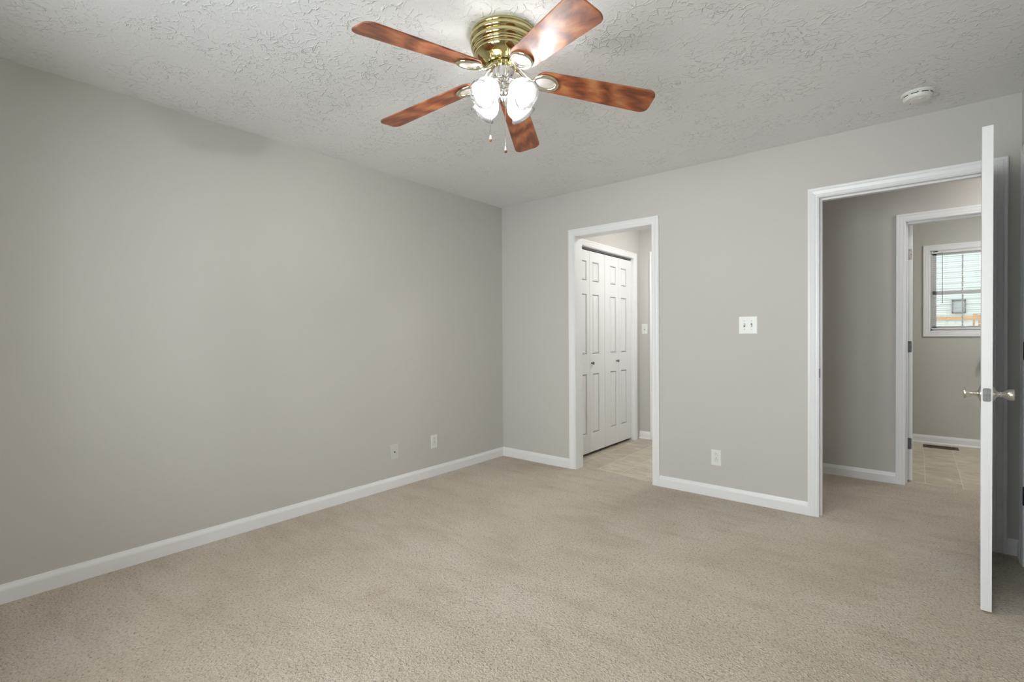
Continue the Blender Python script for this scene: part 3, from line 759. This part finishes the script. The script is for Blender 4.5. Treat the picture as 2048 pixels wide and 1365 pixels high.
# four glass shades on short sockets, tilted outwards
def shade_rad(r, zz, a): return r*(1+.012*cos(a*44)) if r > .02 else r
SH = [(.0215, .0), (.0235, -.004), (.0225, -.010), (.030, -.018), (.0415, -.030), (.0500, -.046), (.0530, -.060), (.0520, -.074), (.0480, -.086), (.0490, -.092), (.0550, -.098), (.0575, -.101), (.0565, -.1035), (.0530, -.102)]
shade0 = None
for k in range(4):
    az = YAW + pi/2 + pi/4 + k*pi/2 + .06
    hd = Vector((cos(az), sin(az), 0))
    tilt = radians(50)
    axis = (hd*sin(tilt) + Vector((0, 0, -cos(tilt)))).normalized()
    base = hd*.050 + Vector((0, 0, z(2.212)))
    Mo = Matrix.Translation(base) @ (-axis).to_track_quat('Z', 'Y').to_matrix().to_4x4()
    bm = bmesh.new(); tube(bm, [Vector((0, 0, z(2.222))) + hd*.012, hd*.030+Vector((0, 0, z(2.228))), base - axis*.012], .0065, 12)
    solid_lathe(bm, [(.010, .016), (.019, .010), (.0235, .002), (.0250, -.006), (.0225, -.008)], 32, Mo)
    fit = finish('shade_holder', bm, m_chrome, fan, smooth=50)
    if shade0 is None:
        bm = bmesh.new(); lathe(bm, SH, 176, None, shade_rad)
        shade0 = finish('glass_shade', bm, m_glass_shade, fan, smooth=80); s_ = shade0
        md = s_.modifiers.new('thick', 'SOLIDIFY'); md.thickness = .0022; md.offset = -1
        bm = bmesh.new(); solid_lathe(bm, [(.0110, -.012), (.0115, -.026), (.0150, -.036), (.0195, -.048), (.0210, -.057), (.0190, -.067), (.0130, -.075), (.0045, -.079)], 24)
        bulb0 = finish('bulb', bm, m_bulb, s_, smooth=80)
    else:
        s_ = shade0.copy(); C.objects.link(s_); s_.parent = fan
        q = bulb0.copy(); C.objects.link(q); q.parent = s_
    s_.matrix_local = Mo
# pull chains
def chain(x, y, z1, z0, knobz):
    bm = bmesh.new(); zz = z1
    while zz > z0:
        bmesh.ops.create_icosphere(bm, subdivisions=1, radius=.0014, matrix=Matrix.Translation((x, y, zz))); zz -= .0032
    tube(bm, [(x, y, z1), (x, y, z0)], .0004, 5)
    o = finish('pull_chain', bm, m_chrome, fan)
    bm = bmesh.new(); solid_lathe(bm, [(.0008, 0), (.0030, -.002), (.0042, -.010), (.0058, -.017)], 20, Matrix.Translation((x, y, z0))); k_ = finish('pull_knob', bm, m_plastic, o, smooth=50); k_['label'] = 'white teardrop knob'
    bm = bmesh.new(); solid_lathe(bm, [(.0058, -.0172), (.0060, -.021), (.0045, -.0255), (.0010, -.0270)], 20, Matrix.Translation((x, y, z0))); finish('knob_tip', bm, m_wood, o, smooth=50)
rt = Vector((cos(YAW), sin(YAW), 0)); fd = Vector((-sin(YAW), cos(YAW), 0))
pA = rt*(-.0535) - fd*.060; pB = rt*.0075 - fd*.030
chain(pA.x, pA.y, z(2.185), z(2.000), 0)
chain(pB.x, pB.y, z(2.190), z(1.965), 0)

# ------------------------------------------------------------------ outside the bathroom window
bm = bmesh.new(); box(bm, -30, 35, 3.6, 40, -1.3, -1.2); struct('ground', bm, m_grass, 'lawn outside the bathroom window', 'ground')
root = empty('neighbour_house', (6, 10.5, -1.2)); tag(root, 'pale aqua sided house seen through the bathroom blind', 'house')
bm = bmesh.new()
for k in range(48): 
    zz = k*.115
    v = [bm.verts.new(p) for p in ((-6, -.018, zz), (6, -.018, zz), (6, 0, zz+.115), (-6, 0, zz+.115))]; bm.faces.new(v)
    v = [bm.verts.new(p) for p in ((-6, -.018, zz), (6, -.018, zz), (6, 0, zz), (-6, 0, zz))]; bm.faces.new(v)
box(bm, -6, 6, .001, 5, 0, 5.5); finish('wall', bm, m_siding, root)
bm = bmesh.new(); v = [(-6.4, -.5, 5.3), (6.4, -.5, 5.3), (6.4, 2.5, 6.9), (-6.4, 2.5, 6.9)]
prism(bm, [(-.6, 5.3), (-.6, 5.45), (2.5, 7.0), (5.6, 5.45), (5.6, 5.3)], -6.4, 6.4, Matrix(((0, 0, 1, 0), (1, 0, 0, 0), (0, 1, 0, 0), (0, 0, 0, 1)))); finish('roof', bm, m_roof, root)
bm = bmesh.new()
for (a, b, c, d) in ((-2.27, -2.05, 2.80, 2.83), (-2.27, -2.05, 3.06, 3.09), (-2.27, -2.25, 2.80, 3.09), (-2.07, -2.05, 2.80, 3.09)): box(bm, a, b, -.06, -.02, c, d)
wf = finish('window', bm, m_roof, root); bm = bmesh.new(); box(bm, -2.25, -2.07, -.04, -.02, 2.83, 3.06); finish('pane', bm, mat('pale_pane', (.50, .58, .60), .1), wf)
root = empty('deck_railing', (5.0, 8.6, -1.2)); tag(root, 'orange-topped deck railing with white balusters outside the window', 'railing')
bm = bmesh.new(); box(bm, -3, 3, -.07, .07, 2.62, 2.68); finish('top_rail', bm, m_deckwood, root)
bm = bmesh.new(); box(bm, -3, 3, -.04, .04, 1.75, 1.80); finish('bottom_rail', bm, m_white_ext, root)
for k in range(44):
    bm = bmesh.new(); x = -2.9+k*.135; box(bm, x-.022, x+.022, -.022, .022, 1.80, 2.62); finish('baluster', bm, m_white_ext, root)
for x in (-3, 0, 3):
    bm = bmesh.new(); box(bm, x-.06, x+.06, -.06, .06, 0, 2.75); finish('post', bm, m_deckwood, root)
bm = bmesh.new(); box(bm, -3, 3, .05, 1.85, 1.55, 1.70); finish('deck_boards', bm, m_deckwood, root)
bm = bmesh.new()
for k in range(6): box(bm, -1.03, -.45, .35, .39, 1.71+k*.17, 1.86+k*.17)
for x in (-1.03, -.51): box(bm, x, x+.06, .39, .45, 1.70, 2.74)
finish('privacy_boards', bm, m_deckwood, root)
